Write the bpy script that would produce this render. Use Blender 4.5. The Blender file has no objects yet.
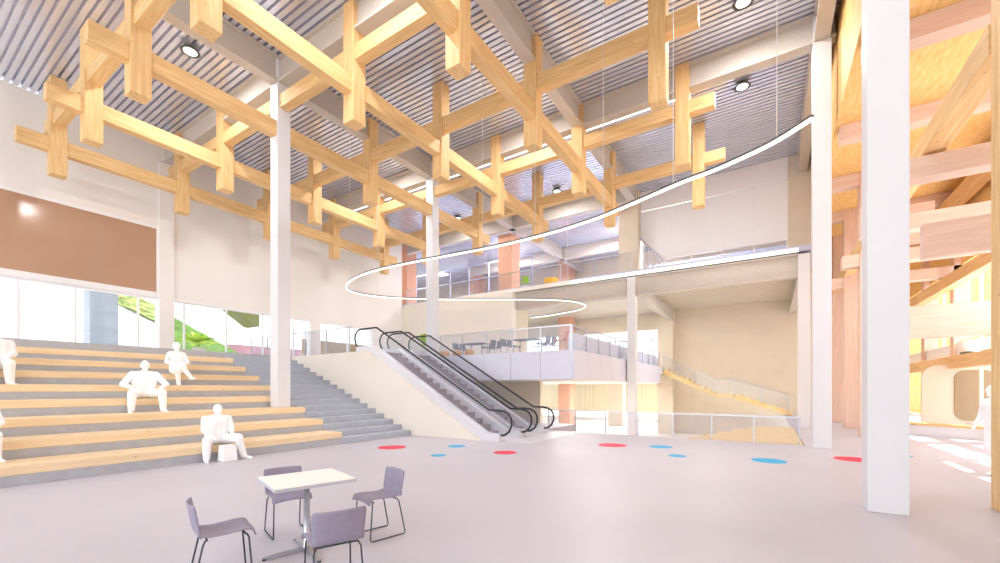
import bpy, bmesh, math, random
from mathutils import Vector, Matrix
random.seed(7)
SC = bpy.context.scene
COL = SC.collection
PI = math.pi

# ------------------------------------------------------------------ materials
def lin(c):
    return tuple(((v/255)/12.92 if v/255 <= .04045 else ((v/255+.055)/1.055)**2.4) for v in c)
def nodes(name):
    m = bpy.data.materials.new(name); m.use_nodes = True
    nt = m.node_tree; return m, nt, nt.nodes['Principled BSDF']
def setbase(b, c, rough=.6, metal=0., spec=.3):
    b.inputs['Base Color'].default_value = (*lin(c), 1)
    b.inputs['Roughness'].default_value = rough
    b.inputs['Metallic'].default_value = metal
    b.inputs['Specular IOR Level'].default_value = spec
def plain(name, c, rough=.6, metal=0., var=.06, scale=3., bump=0., spec=.3, stretch=(1,1,1)):
    m, nt, b = nodes(name); setbase(b, c, rough, metal, spec)
    tc = nt.nodes.new('ShaderNodeTexCoord'); mp = nt.nodes.new('ShaderNodeMapping')
    mp.inputs['Scale'].default_value = stretch
    nz = nt.nodes.new('ShaderNodeTexNoise'); nz.inputs['Scale'].default_value = scale; nz.inputs['Detail'].default_value = 4
    rp = nt.nodes.new('ShaderNodeValToRGB')
    l = lin(c)
    rp.color_ramp.elements[0].position = .3; rp.color_ramp.elements[1].position = .7
    rp.color_ramp.elements[0].color = (*[max(0, v*(1-var)) for v in l], 1)
    rp.color_ramp.elements[1].color = (*[min(1, v*(1+var)) for v in l], 1)
    nt.links.new(tc.outputs['Object'], mp.inputs['Vector']); nt.links.new(mp.outputs['Vector'], nz.inputs['Vector'])
    nt.links.new(nz.outputs['Fac'], rp.inputs['Fac']); nt.links.new(rp.outputs['Color'], b.inputs['Base Color'])
    if bump:
        bp = nt.nodes.new('ShaderNodeBump'); bp.inputs['Strength'].default_value = bump; bp.inputs['Distance'].default_value = .02
        nt.links.new(nz.outputs['Fac'], bp.inputs['Height']); nt.links.new(bp.outputs['Normal'], b.inputs['Normal'])
    return m
def wood(name, c1, c2, stretch, rough=.55):
    m, nt, b = nodes(name); setbase(b, c1, rough)
    tc = nt.nodes.new('ShaderNodeTexCoord'); mp = nt.nodes.new('ShaderNodeMapping'); mp.inputs['Scale'].default_value = stretch
    nz = nt.nodes.new('ShaderNodeTexNoise'); nz.inputs['Scale'].default_value = 1.; nz.inputs['Detail'].default_value = 5; nz.inputs['Distortion'].default_value = .4
    rp = nt.nodes.new('ShaderNodeValToRGB'); rp.color_ramp.elements[0].position = .32; rp.color_ramp.elements[1].position = .68
    rp.color_ramp.elements[0].color = (*lin(c1), 1); rp.color_ramp.elements[1].color = (*lin(c2), 1)
    nt.links.new(tc.outputs['Object'], mp.inputs['Vector']); nt.links.new(mp.outputs['Vector'], nz.inputs['Vector'])
    # knots
    vo = nt.nodes.new('ShaderNodeTexVoronoi'); vo.inputs['Scale'].default_value = 3.2
    nt.links.new(tc.outputs['Object'], vo.inputs['Vector'])
    kr = nt.nodes.new('ShaderNodeValToRGB'); kr.color_ramp.elements[0].position = .03; kr.color_ramp.elements[1].position = .07
    kr.color_ramp.elements[0].color = (.55, .42, .32, 1); kr.color_ramp.elements[1].color = (1, 1, 1, 1)
    mx = nt.nodes.new('ShaderNodeMixRGB'); mx.blend_type = 'MULTIPLY'; mx.inputs['Fac'].default_value = 1
    nt.links.new(vo.outputs['Distance'], kr.inputs['Fac'])
    nt.links.new(nz.outputs['Fac'], rp.inputs['Fac']); nt.links.new(rp.outputs['Color'], mx.inputs['Color1']); nt.links.new(kr.outputs['Color'], mx.inputs['Color2'])
    nt.links.new(mx.outputs['Color'], b.inputs['Base Color'])
    return m
def emis(name, c, s):
    m, nt, b = nodes(name); setbase(b, c, .5)
    b.inputs['Emission Color'].default_value = (*lin(c), 1); b.inputs['Emission Strength'].default_value = s
    return m
def glass(name, tint=(245, 248, 252), gloss=.07, milk=.06):
    m = bpy.data.materials.new(name); m.use_nodes = True; nt = m.node_tree; nt.nodes.clear()
    out = nt.nodes.new('ShaderNodeOutputMaterial'); tr = nt.nodes.new('ShaderNodeBsdfTransparent'); gl = nt.nodes.new('ShaderNodeBsdfGlossy')
    df = nt.nodes.new('ShaderNodeBsdfDiffuse'); df.inputs['Color'].default_value = (.8, .82, .88, 1)
    tr.inputs['Color'].default_value = (*lin(tint), 1); gl.inputs['Roughness'].default_value = .05
    a = nt.nodes.new('ShaderNodeMixShader'); a.inputs[0].default_value = gloss
    c = nt.nodes.new('ShaderNodeMixShader'); c.inputs[0].default_value = milk
    nt.links.new(tr.outputs[0], a.inputs[1]); nt.links.new(gl.outputs[0], a.inputs[2])
    nt.links.new(a.outputs[0], c.inputs[1]); nt.links.new(df.outputs[0], c.inputs[2])
    nt.links.new(c.outputs[0], out.inputs[0]); return m
def bricks(name, c1, c2, mortar, scale=4.):
    m, nt, b = nodes(name); setbase(b, c1, .8)
    tc = nt.nodes.new('ShaderNodeTexCoord'); mp = nt.nodes.new('ShaderNodeMapping'); mp.inputs['Rotation'].default_value = (PI/2, 0, 0)
    br = nt.nodes.new('ShaderNodeTexBrick'); br.inputs['Scale'].default_value = scale
    for k, c in (('Color1', c1), ('Color2', c2), ('Mortar', mortar)): br.inputs[k].default_value = (*lin(c), 1)
    nt.links.new(tc.outputs['Object'], mp.inputs['Vector']); nt.links.new(mp.outputs['Vector'], br.inputs['Vector']); nt.links.new(br.outputs['Color'], b.inputs['Base Color'])
    return m
def floor_mat():
    m, nt, b = nodes('polished_floor'); setbase(b, (205, 200, 206), .38, 0, .35)
    tc = nt.nodes.new('ShaderNodeTexCoord')
    n1 = nt.nodes.new('ShaderNodeTexNoise'); n1.inputs['Scale'].default_value = .5; n1.inputs['Detail'].default_value = 5
    n2 = nt.nodes.new('ShaderNodeTexNoise'); n2.inputs['Scale'].default_value = 60; n2.inputs['Detail'].default_value = 3
    ad = nt.nodes.new('ShaderNodeMath'); ad.operation = 'ADD'; ml = nt.nodes.new('ShaderNodeMath'); ml.operation = 'MULTIPLY'; ml.inputs[1].default_value = .5
    for n in (n1, n2): nt.links.new(tc.outputs['Object'], n.inputs['Vector'])
    nt.links.new(n1.outputs['Fac'], ad.inputs[0]); nt.links.new(n2.outputs['Fac'], ad.inputs[1]); nt.links.new(ad.outputs[0], ml.inputs[0])
    rp = nt.nodes.new('ShaderNodeValToRGB'); rp.color_ramp.elements[0].position = .3; rp.color_ramp.elements[1].position = .7
    rp.color_ramp.elements[0].color = (*lin((194, 190, 199)), 1); rp.color_ramp.elements[1].color = (*lin((206, 201, 209)), 1)
    nt.links.new(ml.outputs[0], rp.inputs['Fac']); nt.links.new(rp.outputs['Color'], b.inputs['Base Color'])
    mr = nt.nodes.new('ShaderNodeMapRange'); mr.inputs['To Min'].default_value = .34; mr.inputs['To Max'].default_value = .5
    nt.links.new(n2.outputs['Fac'], mr.inputs['Value']); nt.links.new(mr.outputs[0], b.inputs['Roughness'])
    return m

M = dict(
    floor=floor_mat(),
    wall=plain('painted_wall', (244, 238, 232), .8, var=.015, scale=.6),
    cream=plain('cream_plaster', (240, 231, 219), .8, var=.02, scale=.8),
    beige=plain('beige_plaster', (226, 212, 192), .85, var=.03, scale=1.2),
    white=plain('white_paint', (228, 227, 230), .5, var=.01, scale=1.),
    trimw=plain('white_trim', (246, 243, 242), .5, var=.01),
    purewhite=plain('matte_white', (255, 255, 255), .9, var=0., spec=.1),
    deck=plain('galvanised_deck', (232, 234, 246), .22, .6, var=.03, scale=1.5),  # bluish base stands in for sky reflections on the metal
    decktan=plain('tan_profiled_soffit', (222, 211, 196), .5, .1, var=.04),
    steel=plain('primed_steel_beam', (208, 198, 188), .75, var=.1, scale=30., bump=.08),
    timber_v=wood('glulam_post', (224, 180, 122), (241, 204, 150), (14, 14, 1.1)),
    timber_x=wood('glulam_beam_long', (224, 180, 122), (241, 204, 150), (1.1, 14, 14)),
    timber_y=wood('glulam_beam_cross', (224, 180, 122), (241, 204, 150), (14, 1.1, 14)),
    pale_v=wood('pale_timber_post', (222, 188, 168), (234, 202, 184), (12, 12, 1.)),
    pale_y=wood('pale_timber_cross', (224, 190, 172), (234, 204, 188), (12, 1., 12)),
    soffit=wood('timber_soffit', (234, 184, 112), (246, 206, 140), (3, 12, 3)),
    bench=wood('bench_pine', (236, 208, 166), (246, 222, 186), (1.2, 16, 16)),
    stairwood=wood('stair_oak', (236, 204, 142), (246, 220, 166), (3, 3, 3)),
    concrete=plain('grey_step', (182, 182, 188), .8, var=.06, scale=5, bump=.05),
    stepface=plain('grey_stair', (182, 187, 198), .75, var=.05, scale=5),
    esc_step=plain('escalator_tread', (158, 150, 158), .5, .2, var=.08, scale=20),
    esc_panel=plain('escalator_panel', (228, 226, 232), .35, .2, var=.02),
    rubber=plain('black_handrail', (62, 60, 66), .45, var=.1, scale=8),
    chrome=plain('brushed_steel', (198, 200, 208), .28, .9, var=.04, scale=12),
    darkwire=plain('dark_steel_wire', (78, 82, 92), .35, .8, var=.04),
    shell=plain('grey_lilac_shell', (152, 144, 164), .42, var=.05, scale=14, spec=.4),
    tabletop=plain('white_laminate', (250, 246, 238), .35, var=.01),
    tableedge=plain('grey_edge', (196, 196, 206), .5, var=.03),
    board=plain('brown_gloss_panel', (190, 150, 124), .12, var=.04, scale=.5, spec=.6),
    red=plain('red_vinyl', (236, 56, 86), .5, var=.02),
    blue=plain('blue_vinyl', (32, 172, 222), .5, var=.02),
    teal=plain('teal_vinyl', (40, 178, 190), .5, var=.02),
    fascia=plain('lilac_perforated_panel', (221, 220, 234), .55, var=.03, scale=40),
    orange=plain('salmon_column', (226, 174, 148), .7, var=.05, scale=6, stretch=(4, 4, .6)),
    glass=glass('clear_glass', (250, 251, 253), .03, .015),
    glassrail=glass('railing_glass', (244, 245, 250), .04, .05),
    led=emis('led_diffuser', (255, 253, 246), .75),
    ledwarm=emis('led_edge_strip', (255, 250, 240), .5),
    housing=plain('dark_housing', (92, 90, 86), .5, var=.03),
    wire=plain('thin_cable', (206, 202, 198), .5, var=.02),
    leaf=plain('bright_leaf', (128, 196, 66), .5, var=.25, scale=9),
    lime=plain('lime_leaf', (196, 232, 84), .5, var=.15, scale=9),
    hedge=plain('hedge_leaf', (176, 194, 122), .8, var=.35, scale=7, bump=.4),
    grass=plain('grass_bank', (116, 156, 84), .9, var=.2, scale=8, bump=.3),
    pink=plain('pink_gravel', (160, 122, 134), .9, var=.06, scale=30),
    olive=plain('olive_roof', (104, 108, 60), .8, var=.1, scale=6),
    greypanel=plain('grey_blue_panel', (136, 146, 157), .35, var=.06, scale=.7, stretch=(1, 1, 3)),
    brick=bricks('white_brick', (246, 243, 238), (238, 233, 228), (226, 222, 218), 3.2),
    paving=plain('pale_paving', (236, 234, 232), .85, var=.03, scale=2),
    lower=plain('pale_lower_floor', (244, 238, 228), .7, var=.03, scale=1),
    slat=wood('slatted_oak_wall', (222, 204, 172), (238, 224, 196), (.3, 5, .05)),
    yellow=plain('yellow_fabric', (232, 172, 40), .8, var=.05),
    chargrey=plain('charcoal_plastic', (140, 146, 160), .5, var=.05),
    orangefab=plain('orange_shell', (224, 140, 96), .6, var=.05),
    stool=wood('honey_stool', (226, 172, 112), (240, 196, 140), (6, 6, 6)),
    tan=plain('tan_plaster', (168, 146, 116), .85, var=.03),
    bluegrey=plain('blue_grey_screen', (188, 192, 214), .6, var=.03),
    pot=plain('stone_pot', (206, 200, 196), .7, var=.05),
)

# ------------------------------------------------------------------ mesh helpers
def B(): return bmesh.new()
def box(bm, x0, x1, y0, y1, z0, z1):
    if x1 < x0: x0, x1 = x1, x0
    if y1 < y0: y0, y1 = y1, y0
    vs = [bm.verts.new(p) for p in ((x0,y0,z0),(x1,y0,z0),(x1,y1,z0),(x0,y1,z0),(x0,y0,z1),(x1,y0,z1),(x1,y1,z1),(x0,y1,z1))]
    for f in ((3,2,1,0),(4,5,6,7),(0,1,5,4),(1,2,6,5),(2,3,7,6),(3,0,4,7)): bm.faces.new([vs[i] for i in f])
    return bm
def bbox_(*a, bev=.008, seg=2):
    bm = box(B(), *a)
    bmesh.ops.bevel(bm, geom=list(bm.edges), offset=bev, segments=seg, affect='EDGES', profile=.6)
    return bm
def prism(bm, poly, axis, a0, a1):
    """poly of 2D points; axis x: (y,z); y: (x,z); z: (x,y)"""
    def P(p, a):
        return (a, p[0], p[1]) if axis == 'x' else (p[0], a, p[1]) if axis == 'y' else (p[0], p[1], a)
    lo = [bm.verts.new(P(p, a0)) for p in poly]; hi = [bm.verts.new(P(p, a1)) for p in poly]
    n = len(poly)
    bm.faces.new(lo); bm.faces.new(list(reversed(hi)))
    for i in range(n):
        j = (i+1) % n; bm.faces.new((lo[j], lo[i], hi[i], hi[j]))
    bmesh.ops.recalc_face_normals(bm, faces=bm.faces); return bm
def frames(pts, closed=False):
    out = []; n = len(pts)
    for i in range(n):
        a = pts[max(i-1, 0)]; b = pts[min(i+1, n-1)]
        out.append((Vector(b)-Vector(a)).normalized())
    return out
def tube(bm, pts, r, n=8, r2=None):
    pts = [Vector(p) for p in pts]; T = frames(pts); rings = []
    up = Vector((0, 0, 1)) if abs(T[0].z) < .9 else Vector((1, 0, 0))
    for i, (p, t) in enumerate(zip(pts, T)):
        a = t.cross(up)
        if a.length < 1e-4: a = t.cross(Vector((0, 1, 0)))
        a.normalize(); b = a.cross(t).normalized(); up = b
        rr = r if r2 is None else r+(r2-r)*i/(len(pts)-1)
        rings.append([bm.verts.new(p+a*rr*math.cos(2*PI*k/n)+b*rr*math.sin(2*PI*k/n)) for k in range(n)])
    for i in range(len(rings)-1):
        for k in range(n):
            bm.faces.new((rings[i][k], rings[i][(k+1) % n], rings[i+1][(k+1) % n], rings[i+1][k]))
    bm.faces.new(list(reversed(rings[0]))); bm.faces.new(rings[-1])
    bmesh.ops.recalc_face_normals(bm, faces=bm.faces)
    return bm
def ribbon(bm, pts, w, z0, z1):
    """rectangular section swept along a horizontal path; z0,z1 offsets from the path"""
    pts = [Vector(p) for p in pts]; T = frames(pts); rs = []
    for p, t in zip(pts, T):
        s = Vector((t.y, -t.x, 0)).normalized()*w/2
        rs.append([bm.verts.new(q) for q in (p-s+Vector((0,0,z0)), p+s+Vector((0,0,z0)), p+s+Vector((0,0,z1)), p-s+Vector((0,0,z1)))])
    for i in range(len(rs)-1):
        for k in range(4): bm.faces.new((rs[i][k], rs[i][(k+1) % 4], rs[i+1][(k+1) % 4], rs[i+1][k]))
    bm.faces.new(list(reversed(rs[0]))); bm.faces.new(rs[-1])
    bmesh.ops.recalc_face_normals(bm, faces=bm.faces); return bm
def lathe(bm, prof, n=20, c=(0,0)):
    rings = [[bm.verts.new((c[0]+r*math.cos(2*PI*k/n), c[1]+r*math.sin(2*PI*k/n), z)) for k in range(n)] for r, z in prof]
    for i in range(len(rings)-1):
        for k in range(n): bm.faces.new((rings[i][k], rings[i][(k+1) % n], rings[i+1][(k+1) % n], rings[i+1][k]))
    bm.faces.new(list(reversed(rings[0]))); bm.faces.new(rings[-1])
    bmesh.ops.recalc_face_normals(bm, faces=bm.faces); return bm
def catmull(pts, k=8):
    pts = [Vector(p) for p in pts]; P = [pts[0]*2-pts[1]]+pts+[pts[-1]*2-pts[-2]]; out = []
    for i in range(1, len(P)-2):
        for s in range(k):
            t = s/k; a, b, c, d = P[i-1], P[i], P[i+1], P[i+2]
            out.append(.5*((2*b)+(c-a)*t+(2*a-5*b+4*c-d)*t*t+(-a+3*b-3*c+d)*t**3))
    out.append(pts[-1]); return out
def obj(name, bm, mat, parent=None, smooth=False):
    vs = [v.co for v in bm.verts]
    if parent is not None:
        base = Vector(parent['_b']) if '_b' in parent else Vector((0,0,0))
    else:
        base = Vector(((min(v.x for v in vs)+max(v.x for v in vs))/2, (min(v.y for v in vs)+max(v.y for v in vs))/2, min(v.z for v in vs)))
    bmesh.ops.translate(bm, verts=bm.verts, vec=-base)
    me = bpy.data.meshes.new(name); bm.to_mesh(me); bm.free()
    if smooth:
        for p in me.polygons: p.use_smooth = True
    me.materials.append(M[mat] if isinstance(mat, str) else mat)
    o = bpy.data.objects.new(name, me); COL.objects.link(o)
    if parent is None: o.location = base
    else: o.parent = parent
    if parent is not None: o['_b'] = tuple(base)
    return o
def tag(o, label, cat, group=None, kind=None):
    o['label'] = label; o['category'] = cat
    if group: o['group'] = group
    o['kind'] = kind or 'thing'
    return o
def struct(name, bm, mat):
    o = obj(name, bm, mat); o['kind'] = 'structure'; o['label'] = name.replace('_', ' '); return o
def thing(name, label, cat, loc=(0,0,0), group=None):
    o = bpy.data.objects.new(name, None); COL.objects.link(o); o.location = loc; o['_b'] = tuple(loc)
    o.empty_display_size = .2
    return tag(o, label, cat, group)
def local_thing(name, label, cat, group=None):
    return thing(name, label, cat, (0,0,0), group)
def copy_tree(o, parent=None):
    c = o.copy(); COL.objects.link(c)
    if parent is not None: c.parent = parent
    for ch in list(o.children): copy_tree(ch, c)
    return c
def ibeam_profile(w, h0, h1, tf=.07, tw=.14):
    if h1 > 11.9: h1 -= .012
    return [(-w/2,h0),(w/2,h0),(w/2,h0+tf),(tw/2,h0+tf),(tw/2,h1-tf),(w/2,h1-tf),(w/2,h1),(-w/2,h1),(-w/2,h1-tf),(-tw/2,h1-tf),(-tw/2,h0+tf),(-w/2,h0+tf)]
def ibeam_x(y, x0, x1, z0, z1, w=.36):
    return prism(B(), [(y+a, b) for a, b in ibeam_profile(w, z0, z1)], 'x', x0, x1)
def ibeam_y(x, y0, y1, z0, z1, w=.36):
    return prism(B(), [(x+a, b) for a, b in ibeam_profile(w, z0, z1)], 'y', y0, y1)

# ------------------------------------------------------------------ grid and levels
MOD, GX, GY = 3.596, 7.573, -1.21
gx = lambda i: GX+MOD*i
gy = lambda j: GY+MOD*j
L1, LOW, L3 = 3.06, -1.6, 7.62
DECK = 12.1
WY = 21.95         # left wall
S0, SG, SR = 10.69, .459, .18     # stairs: first riser, going, rise
XE = 10.87         # wall beside the escalator

# ------------------------------------------------------------------ setting: floors
bm = B()
prism(bm, [(-9,-9),(38,-9),(38,-.85),(15,-.85),(15,7.55),(18.2,7.55),(18.2,22),(-9,22)], 'z', -.3, 0)
struct('floor', bm, 'floor')
struct('floor_lower', box(B(), 15, 60, -.85, 26, LOW-.2, LOW), 'lower')
struct('wall_lower', box(B(), 14.9, 15.0, -.85, 7.55, LOW, -.3), 'cream')
bm = B()
prism(bm, [(-9,18.03),(XE+.1,18.03),(XE+.1,13.0),(15.0,13.0),(15.0,6.32),(31.9,6.32),(31.9,7.0),(32.9,7.0),(32.9,WY),(-9,WY)], 'z', 2.62, L1)
struct('floor_upper', bm, 'white')

# left wall with its openings
def wall_left():
    bm = B(); t0, t1 = WY, WY+.35; zt = DECK
    box(bm, -9, 21.4, t0, t1, 5.55, zt)
    box(bm, 7.3, 7.84, t0-.12, t1, L1, 5.55)
    box(bm, 14.35, 15.0, t0, t1, L1, 5.55)
    box(bm, 18.8, 21.4, t0, t1, L1, 5.55)
    return bm
struct('wall_left', wall_left(), 'wall')
for n, (a, b, ms) in enumerate(((-9, 7.3, (-1.8, -.1, 1.6, 3.35, 4.78, 6.65)), (7.84, 14.35, (8.27, 10.0, 11.73, 13.4)), (15.0, 18.8, (16.9,)))):
    bm = B()
    box(bm, a, b, WY+.02, WY+.16, 5.42, 5.55); box(bm, a, b, WY+.05, WY+.13, L1, L1+.06)
    for m_ in ms: box(bm, m_-.035, m_+.035, WY+.05, WY+.13, L1+.06, 5.42)
    w = struct('window_%d' % (n+1), bm, 'trimw')
    g = obj('window_pane', box(B(), a, b, WY+.085, WY+.095, L1+.06, 5.42), 'glass'); g.parent = w; g.location = Vector(g.location)-w.location
bm = B(); box(bm, -9, 7.3, WY-.06, WY, 5.5, 5.66)
struct('trim_1', bm, 'trimw')
bm = B(); box(bm, 7.84, 14.35, WY-.04, WY, 5.45, 5.55); struct('trim_2', bm, 'trimw')
# pilaster on the wall above the wall post
struct('trim_3', box(B(), 7.3, 7.84, WY-.12, WY, 5.55, 11.27), 'wall')
# big brown gloss panel in a white frame
t = thing('display_panel', 'long glossy brown wall panel in a white frame above the left windows', 'panel', (0, WY-.06, 5.68))
obj('panel_face', box(B(), -9, 7.22, WY-.045, WY, 5.72, 8.40), 'board', t)
bm = B(); box(bm, -9, 7.30, WY-.07, WY, 8.40, 8.52); box(bm, 7.22, 7.30, WY-.07, WY, 5.66, 8.40); box(bm, -9, 7.22, WY-.07, WY, 5.66, 5.72)
obj('panel_frame', bm, 'trimw', t)

# ceiling deck: trapezoidal ribs running across the hall
def deck(x0, x1, y0, y1, z, pitch=.2, dep=.14):
    bm = B(); prof = []
    x = x0
    while x < x1:
        prof += [(x, z), (x+pitch*.64, z), (x+pitch*.67, z+dep), (x+pitch*.97, z+dep)]
        x += pitch
    prof.append((x, z))
    a = [bm.verts.new((p[0], y0, p[1])) for p in prof]; b = [bm.verts.new((p[0], y1, p[1])) for p in prof]
    for i in range(len(prof)-1): bm.faces.new((a[i], b[i], b[i+1], a[i+1]))
    ta = [bm.verts.new((q, y, z+.25)) for q, y in ((x0, y0), (x, y0), (x, y1), (x0, y1))]
    bm.faces.new(ta)
    return bm
struct('ceiling', deck(-9, 38, -2.2, WY+.35, DECK), 'deck')
struct('ceiling_bay', deck(21.0, 38, WY+.35, 34.5, DECK), 'deck')
struct('ceiling_gallery', deck(22.2, 32.9, -1.5, 22, 7.36, dep=.04), 'decktan')

# ------------------------------------------------------------------ steel roof beams
def beam(name, label, bm, grp): return tag(obj(name, bm, 'steel'), label, 'beam', None)
for y, lab in ((gy(4), 'grey steel roof beam running lengthwise over the two tall hall columns'),
               (gy(2), 'grey steel roof beam running lengthwise above the middle of the timber lattice'),
               (gy(0), 'grey steel roof beam running lengthwise over the right row of columns')):
    tag(obj('roof_beam', ibeam_x(y, -9, 37.5, 11.27, DECK), 'steel'), lab, 'beam')
for i, lab in ((0, 'grey steel roof beam crossing the hall from the nearest white column to the left wall'),
               (2, 'grey steel roof beam crossing the hall above the column where the light ring starts'),
               (4, 'grey steel roof beam crossing the hall above the edge of the upper gallery'),
               (6, 'grey steel roof beam crossing the far gallery bay behind the salmon columns')):
    x = gx(i)
    tag(obj('roof_beam', ibeam_y(x, gy(0)-.3 if i != 4 else 6.2, WY, 11.27, DECK), 'steel'), lab, 'beam')

tag(obj('linear_light', bbox_(14.96, 15.05, 2.6, 20.2, 11.26, 11.31, bev=.005, seg=1), 'led'), 'thin white line of light along the roof beam above the lattice', 'light')
# ------------------------------------------------------------------ white columns
def column(x, y, z0, z1, label, cap=False, w=.42):
    t = thing('column', label, 'column', (x, y, z0))
    obj('shaft', bbox_(x-w/2, x+w/2, y-w/2, y+w/2, z0, z1, bev=.012), 'white', t)
    if cap:
        obj('capital', bbox_(x-.19, x+.19, y-.19, y+.19, z1, 12.0, bev=.01), 'white', t)
column(gx(0)+.05, gy(0)-.1, 0, 11.25, 'nearest white square column, broad in the foreground on the right', True)
column(gx(2), gy(0), 0, 11.25, 'white square column at whose side the light ring starts', True)
column(gx(4), gy(0), 0, L3-.3, 'slim white column at the right end of the lower wooden stair')
column(gx(4), gy(2), LOW, L3-.3, 'slim white column between terrace parapet and far wooden stair')
column(gx(0), gy(4), 1.05, 11.25, 'tall white column standing on the seating steps', True)
column(gx(2), gy(4), L1, 11.25, 'tall white column behind the escalator handrails', True)

# ------------------------------------------------------------------ hanging timber lattice
lat = thing('timber_lattice', 'hanging three dimensional lattice of honey coloured timber posts and beams under the roof deck', 'ceiling lattice', (gx(1), gy(3), 8.855))
PW = .417
BW = .30
for j in range(1, 7):
    for i in range(-1, 4):
        if (i, j) in ((0, 4), (2, 4)): continue
        obj('post', bbox_(gx(i)-PW/2, gx(i)+PW/2, gy(j)-PW/2, gy(j)+PW/2, 8.83, 12.09, bev=.012, seg=1), 'timber_v', lat)
for j in range(2, 7):
    y = gy(j)
    obj('long_beam', bbox_(3.03, 19.3, y-BW/2, y+BW/2, 9.585, 10.045, bev=.01, seg=1), 'timber_x', lat)
for i in range(-1, 4):
    x = gx(i)
    obj('cross_beam', bbox_(x-BW/2, x+BW/2, 1.45, 21.27, 10.46, 10.885, bev=.01, seg=1), 'timber_y', lat)

# ------------------------------------------------------------------ seating steps and stairs
BX = 8.02
bl = thing('seating_steps', 'broad grey seating steps with pine bench boards along the left', 'bleacher', (0, S0, 0))
bm = B(); poly = [(18.03, 0), (S0, 0)]
for k in range(8):
    y = S0+.918*k; z = .185+.346*k
    poly += [(y+.012, z), (y+.93, z)]
    if k == 7: pass
poly = [(18.03, 0), (S0+.012, 0)]
for k in range(8):
    y = S0+.918*k+.012; z = .185+.346*k
    poly += [(y, z), (y+.918, z)]
poly += [(18.03, .185+.346*7), (18.03, 0)][:1]
# clean duplicates
pp = []
for p in poly:
    if not pp or (abs(p[0]-pp[-1][0])+abs(p[1]-pp[-1][1]) > 1e-4): pp.append(p)
obj('concrete_base', prism(B(), pp, 'x', -9, BX), 'concrete', bl)
for k in range(8):
    y = S0+.918*k; z = .185+.346*k
    obj('bench_board', bbox_(-9, BX, y, y+.918 if k < 7 else y+.9, z, z+.172, bev=.01, seg=1), 'bench', bl)
struct('trim_4', box(B(), -9, XE, 17.985, 18.35, 2.0, L1+.004), 'concrete')
st = thing('staircase', 'grey staircase rising beside the bench boards up to the landing', 'stairs', (9.45, S0, 0))
for k in range(17):
    y = S0+SG*k
    obj('step', bbox_(BX, XE, y, 18.03 if k < 16 else 18.34, SR*k if k else 0, SR*(k+1), bev=.01, seg=1), 'stepface', st)

# wall between stairs and escalator
struct('wall_escalator', prism(B(), [(7.72, 0), (13.0, 3.09), (18.03, L1), (WY, L1), (WY, 2.6), (18.4, 0)], 'x', XE, XE+.12), 'cream')

# ------------------------------------------------------------------ escalators
INC0, INC1 = (7.75, .02), (13.0, L1)
def esc_z(y): return INC0[1]+(INC1[1]-INC0[1])*(y-INC0[0])/(INC1[0]-INC0[0])
def handrail_pts(x):
    p = [(7.12,.17),(6.92,.2),(6.76,.32),(6.68,.5),(6.68,.68),(6.77,.84),(6.93,.93),(7.12,.955),(7.5,.958),(12.72,3.98),(13.65,3.98),(13.84,3.92),(13.97,3.77),(13.99,3.6),(13.93,3.42),(13.78,3.22)]
    return [(x, a, b) for a, b in p]
def escalator(x0, x1, label):
    cx = (x0+x1)/2
    e = thing('escalator', label, 'escalator', (cx, 7.5, 0))
    # skirts: low side panels following the incline
    for s, (a, b) in enumerate(((x0-.13, x0+.17), (x1-.17, x1+.13))):
        poly = [(7.05, 0), (7.05, .2), (7.62, .24)] + [(12.78, 3.26), (13.75, 3.28), (13.75, L1)] + [(13.0, L1-.02), (7.85, 0)]
        obj('skirt', prism(B(), poly, 'x', a, b), 'esc_panel', e)
    # glass balustrades
    for x in (x0, x1):
        poly = [(7.05,.2),(6.76,.36),(6.72,.66),(6.9,.9),(7.5,.93),(12.72,3.95),(13.6,3.95),(13.92,3.75),(13.9,3.4),(13.7,3.26),(12.78,3.24),(7.62,.22)]
        ba = obj('balustrade', prism(B(), poly, 'x', x-.008, x+.008), 'glass', e)
        obj('handrail', tube(B(), handrail_pts(x), .036, 8), 'rubber', ba, True)['label'] = 'black rubber handrail'
    n = 15; g = (INC1[0]-INC0[0]-.3)/n; r = L1/n
    for k in range(n):
        y = INC0[0]+.12+g*k
        z1 = r*(k+1) if k < n-1 else L1-.005
        obj('step', bbox_(x0+.17, x1-.17, y, y+g+.05, max(z1-r-.12, 0), z1, bev=.008, seg=1), 'esc_step', e)
    obj('comb_plate', bbox_(x0+.17, x1-.17, 6.95, 7.9, 0, .012, bev=.004, seg=1), 'esc_panel', e)
    obj('truss', prism(B(), [(7.9, 0), (12.9, L1-.28), (12.9, 0)], 'x', x0-.1, x1+.1), 'cream', e)
    return e
escalator(11.08, 12.36, 'nearer escalator with black handrails and grey steps beside the cream wall')
escalator(12.78, 14.06, 'farther escalator with black handrails, next to the terrace')
struct('trim_5', box(B(), 10.99, 14.35, 6.0, 6.95, 0, .006), 'esc_panel')

# ------------------------------------------------------------------ terrace (upper floor edge)
f = thing('terrace_fascia', 'pale lilac panelled fascia along the terrace edge', 'fascia', (15, 6.32, 2.0))
ys = [6.32, 7.68, 9.06, 10.44, 11.82, 13.2]
for a, b in zip(ys[:-1], ys[1:]): obj('panel', bbox_(14.94, 15.02, a+.008, b-.008, 2.0, 3.12, bev=.006, seg=1), 'fascia', f)
xs = [15.02+1.49*k for k in range(11)]
for a, b in zip(xs[:-1], xs[1:]): obj('panel', bbox_(a+.008, b-.008, 6.26, 6.34, 2.0, 3.12, bev=.006, seg=1), 'fascia', f)
struct('trim_6', box(B(), 15.02, 30.2, 6.34, 13.2, 1.98, 2.06), 'trimw')
struct('wall_terrace', box(B(), 18, 18.2, 9.25, WY, LOW, 2.62), 'beige')

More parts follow.
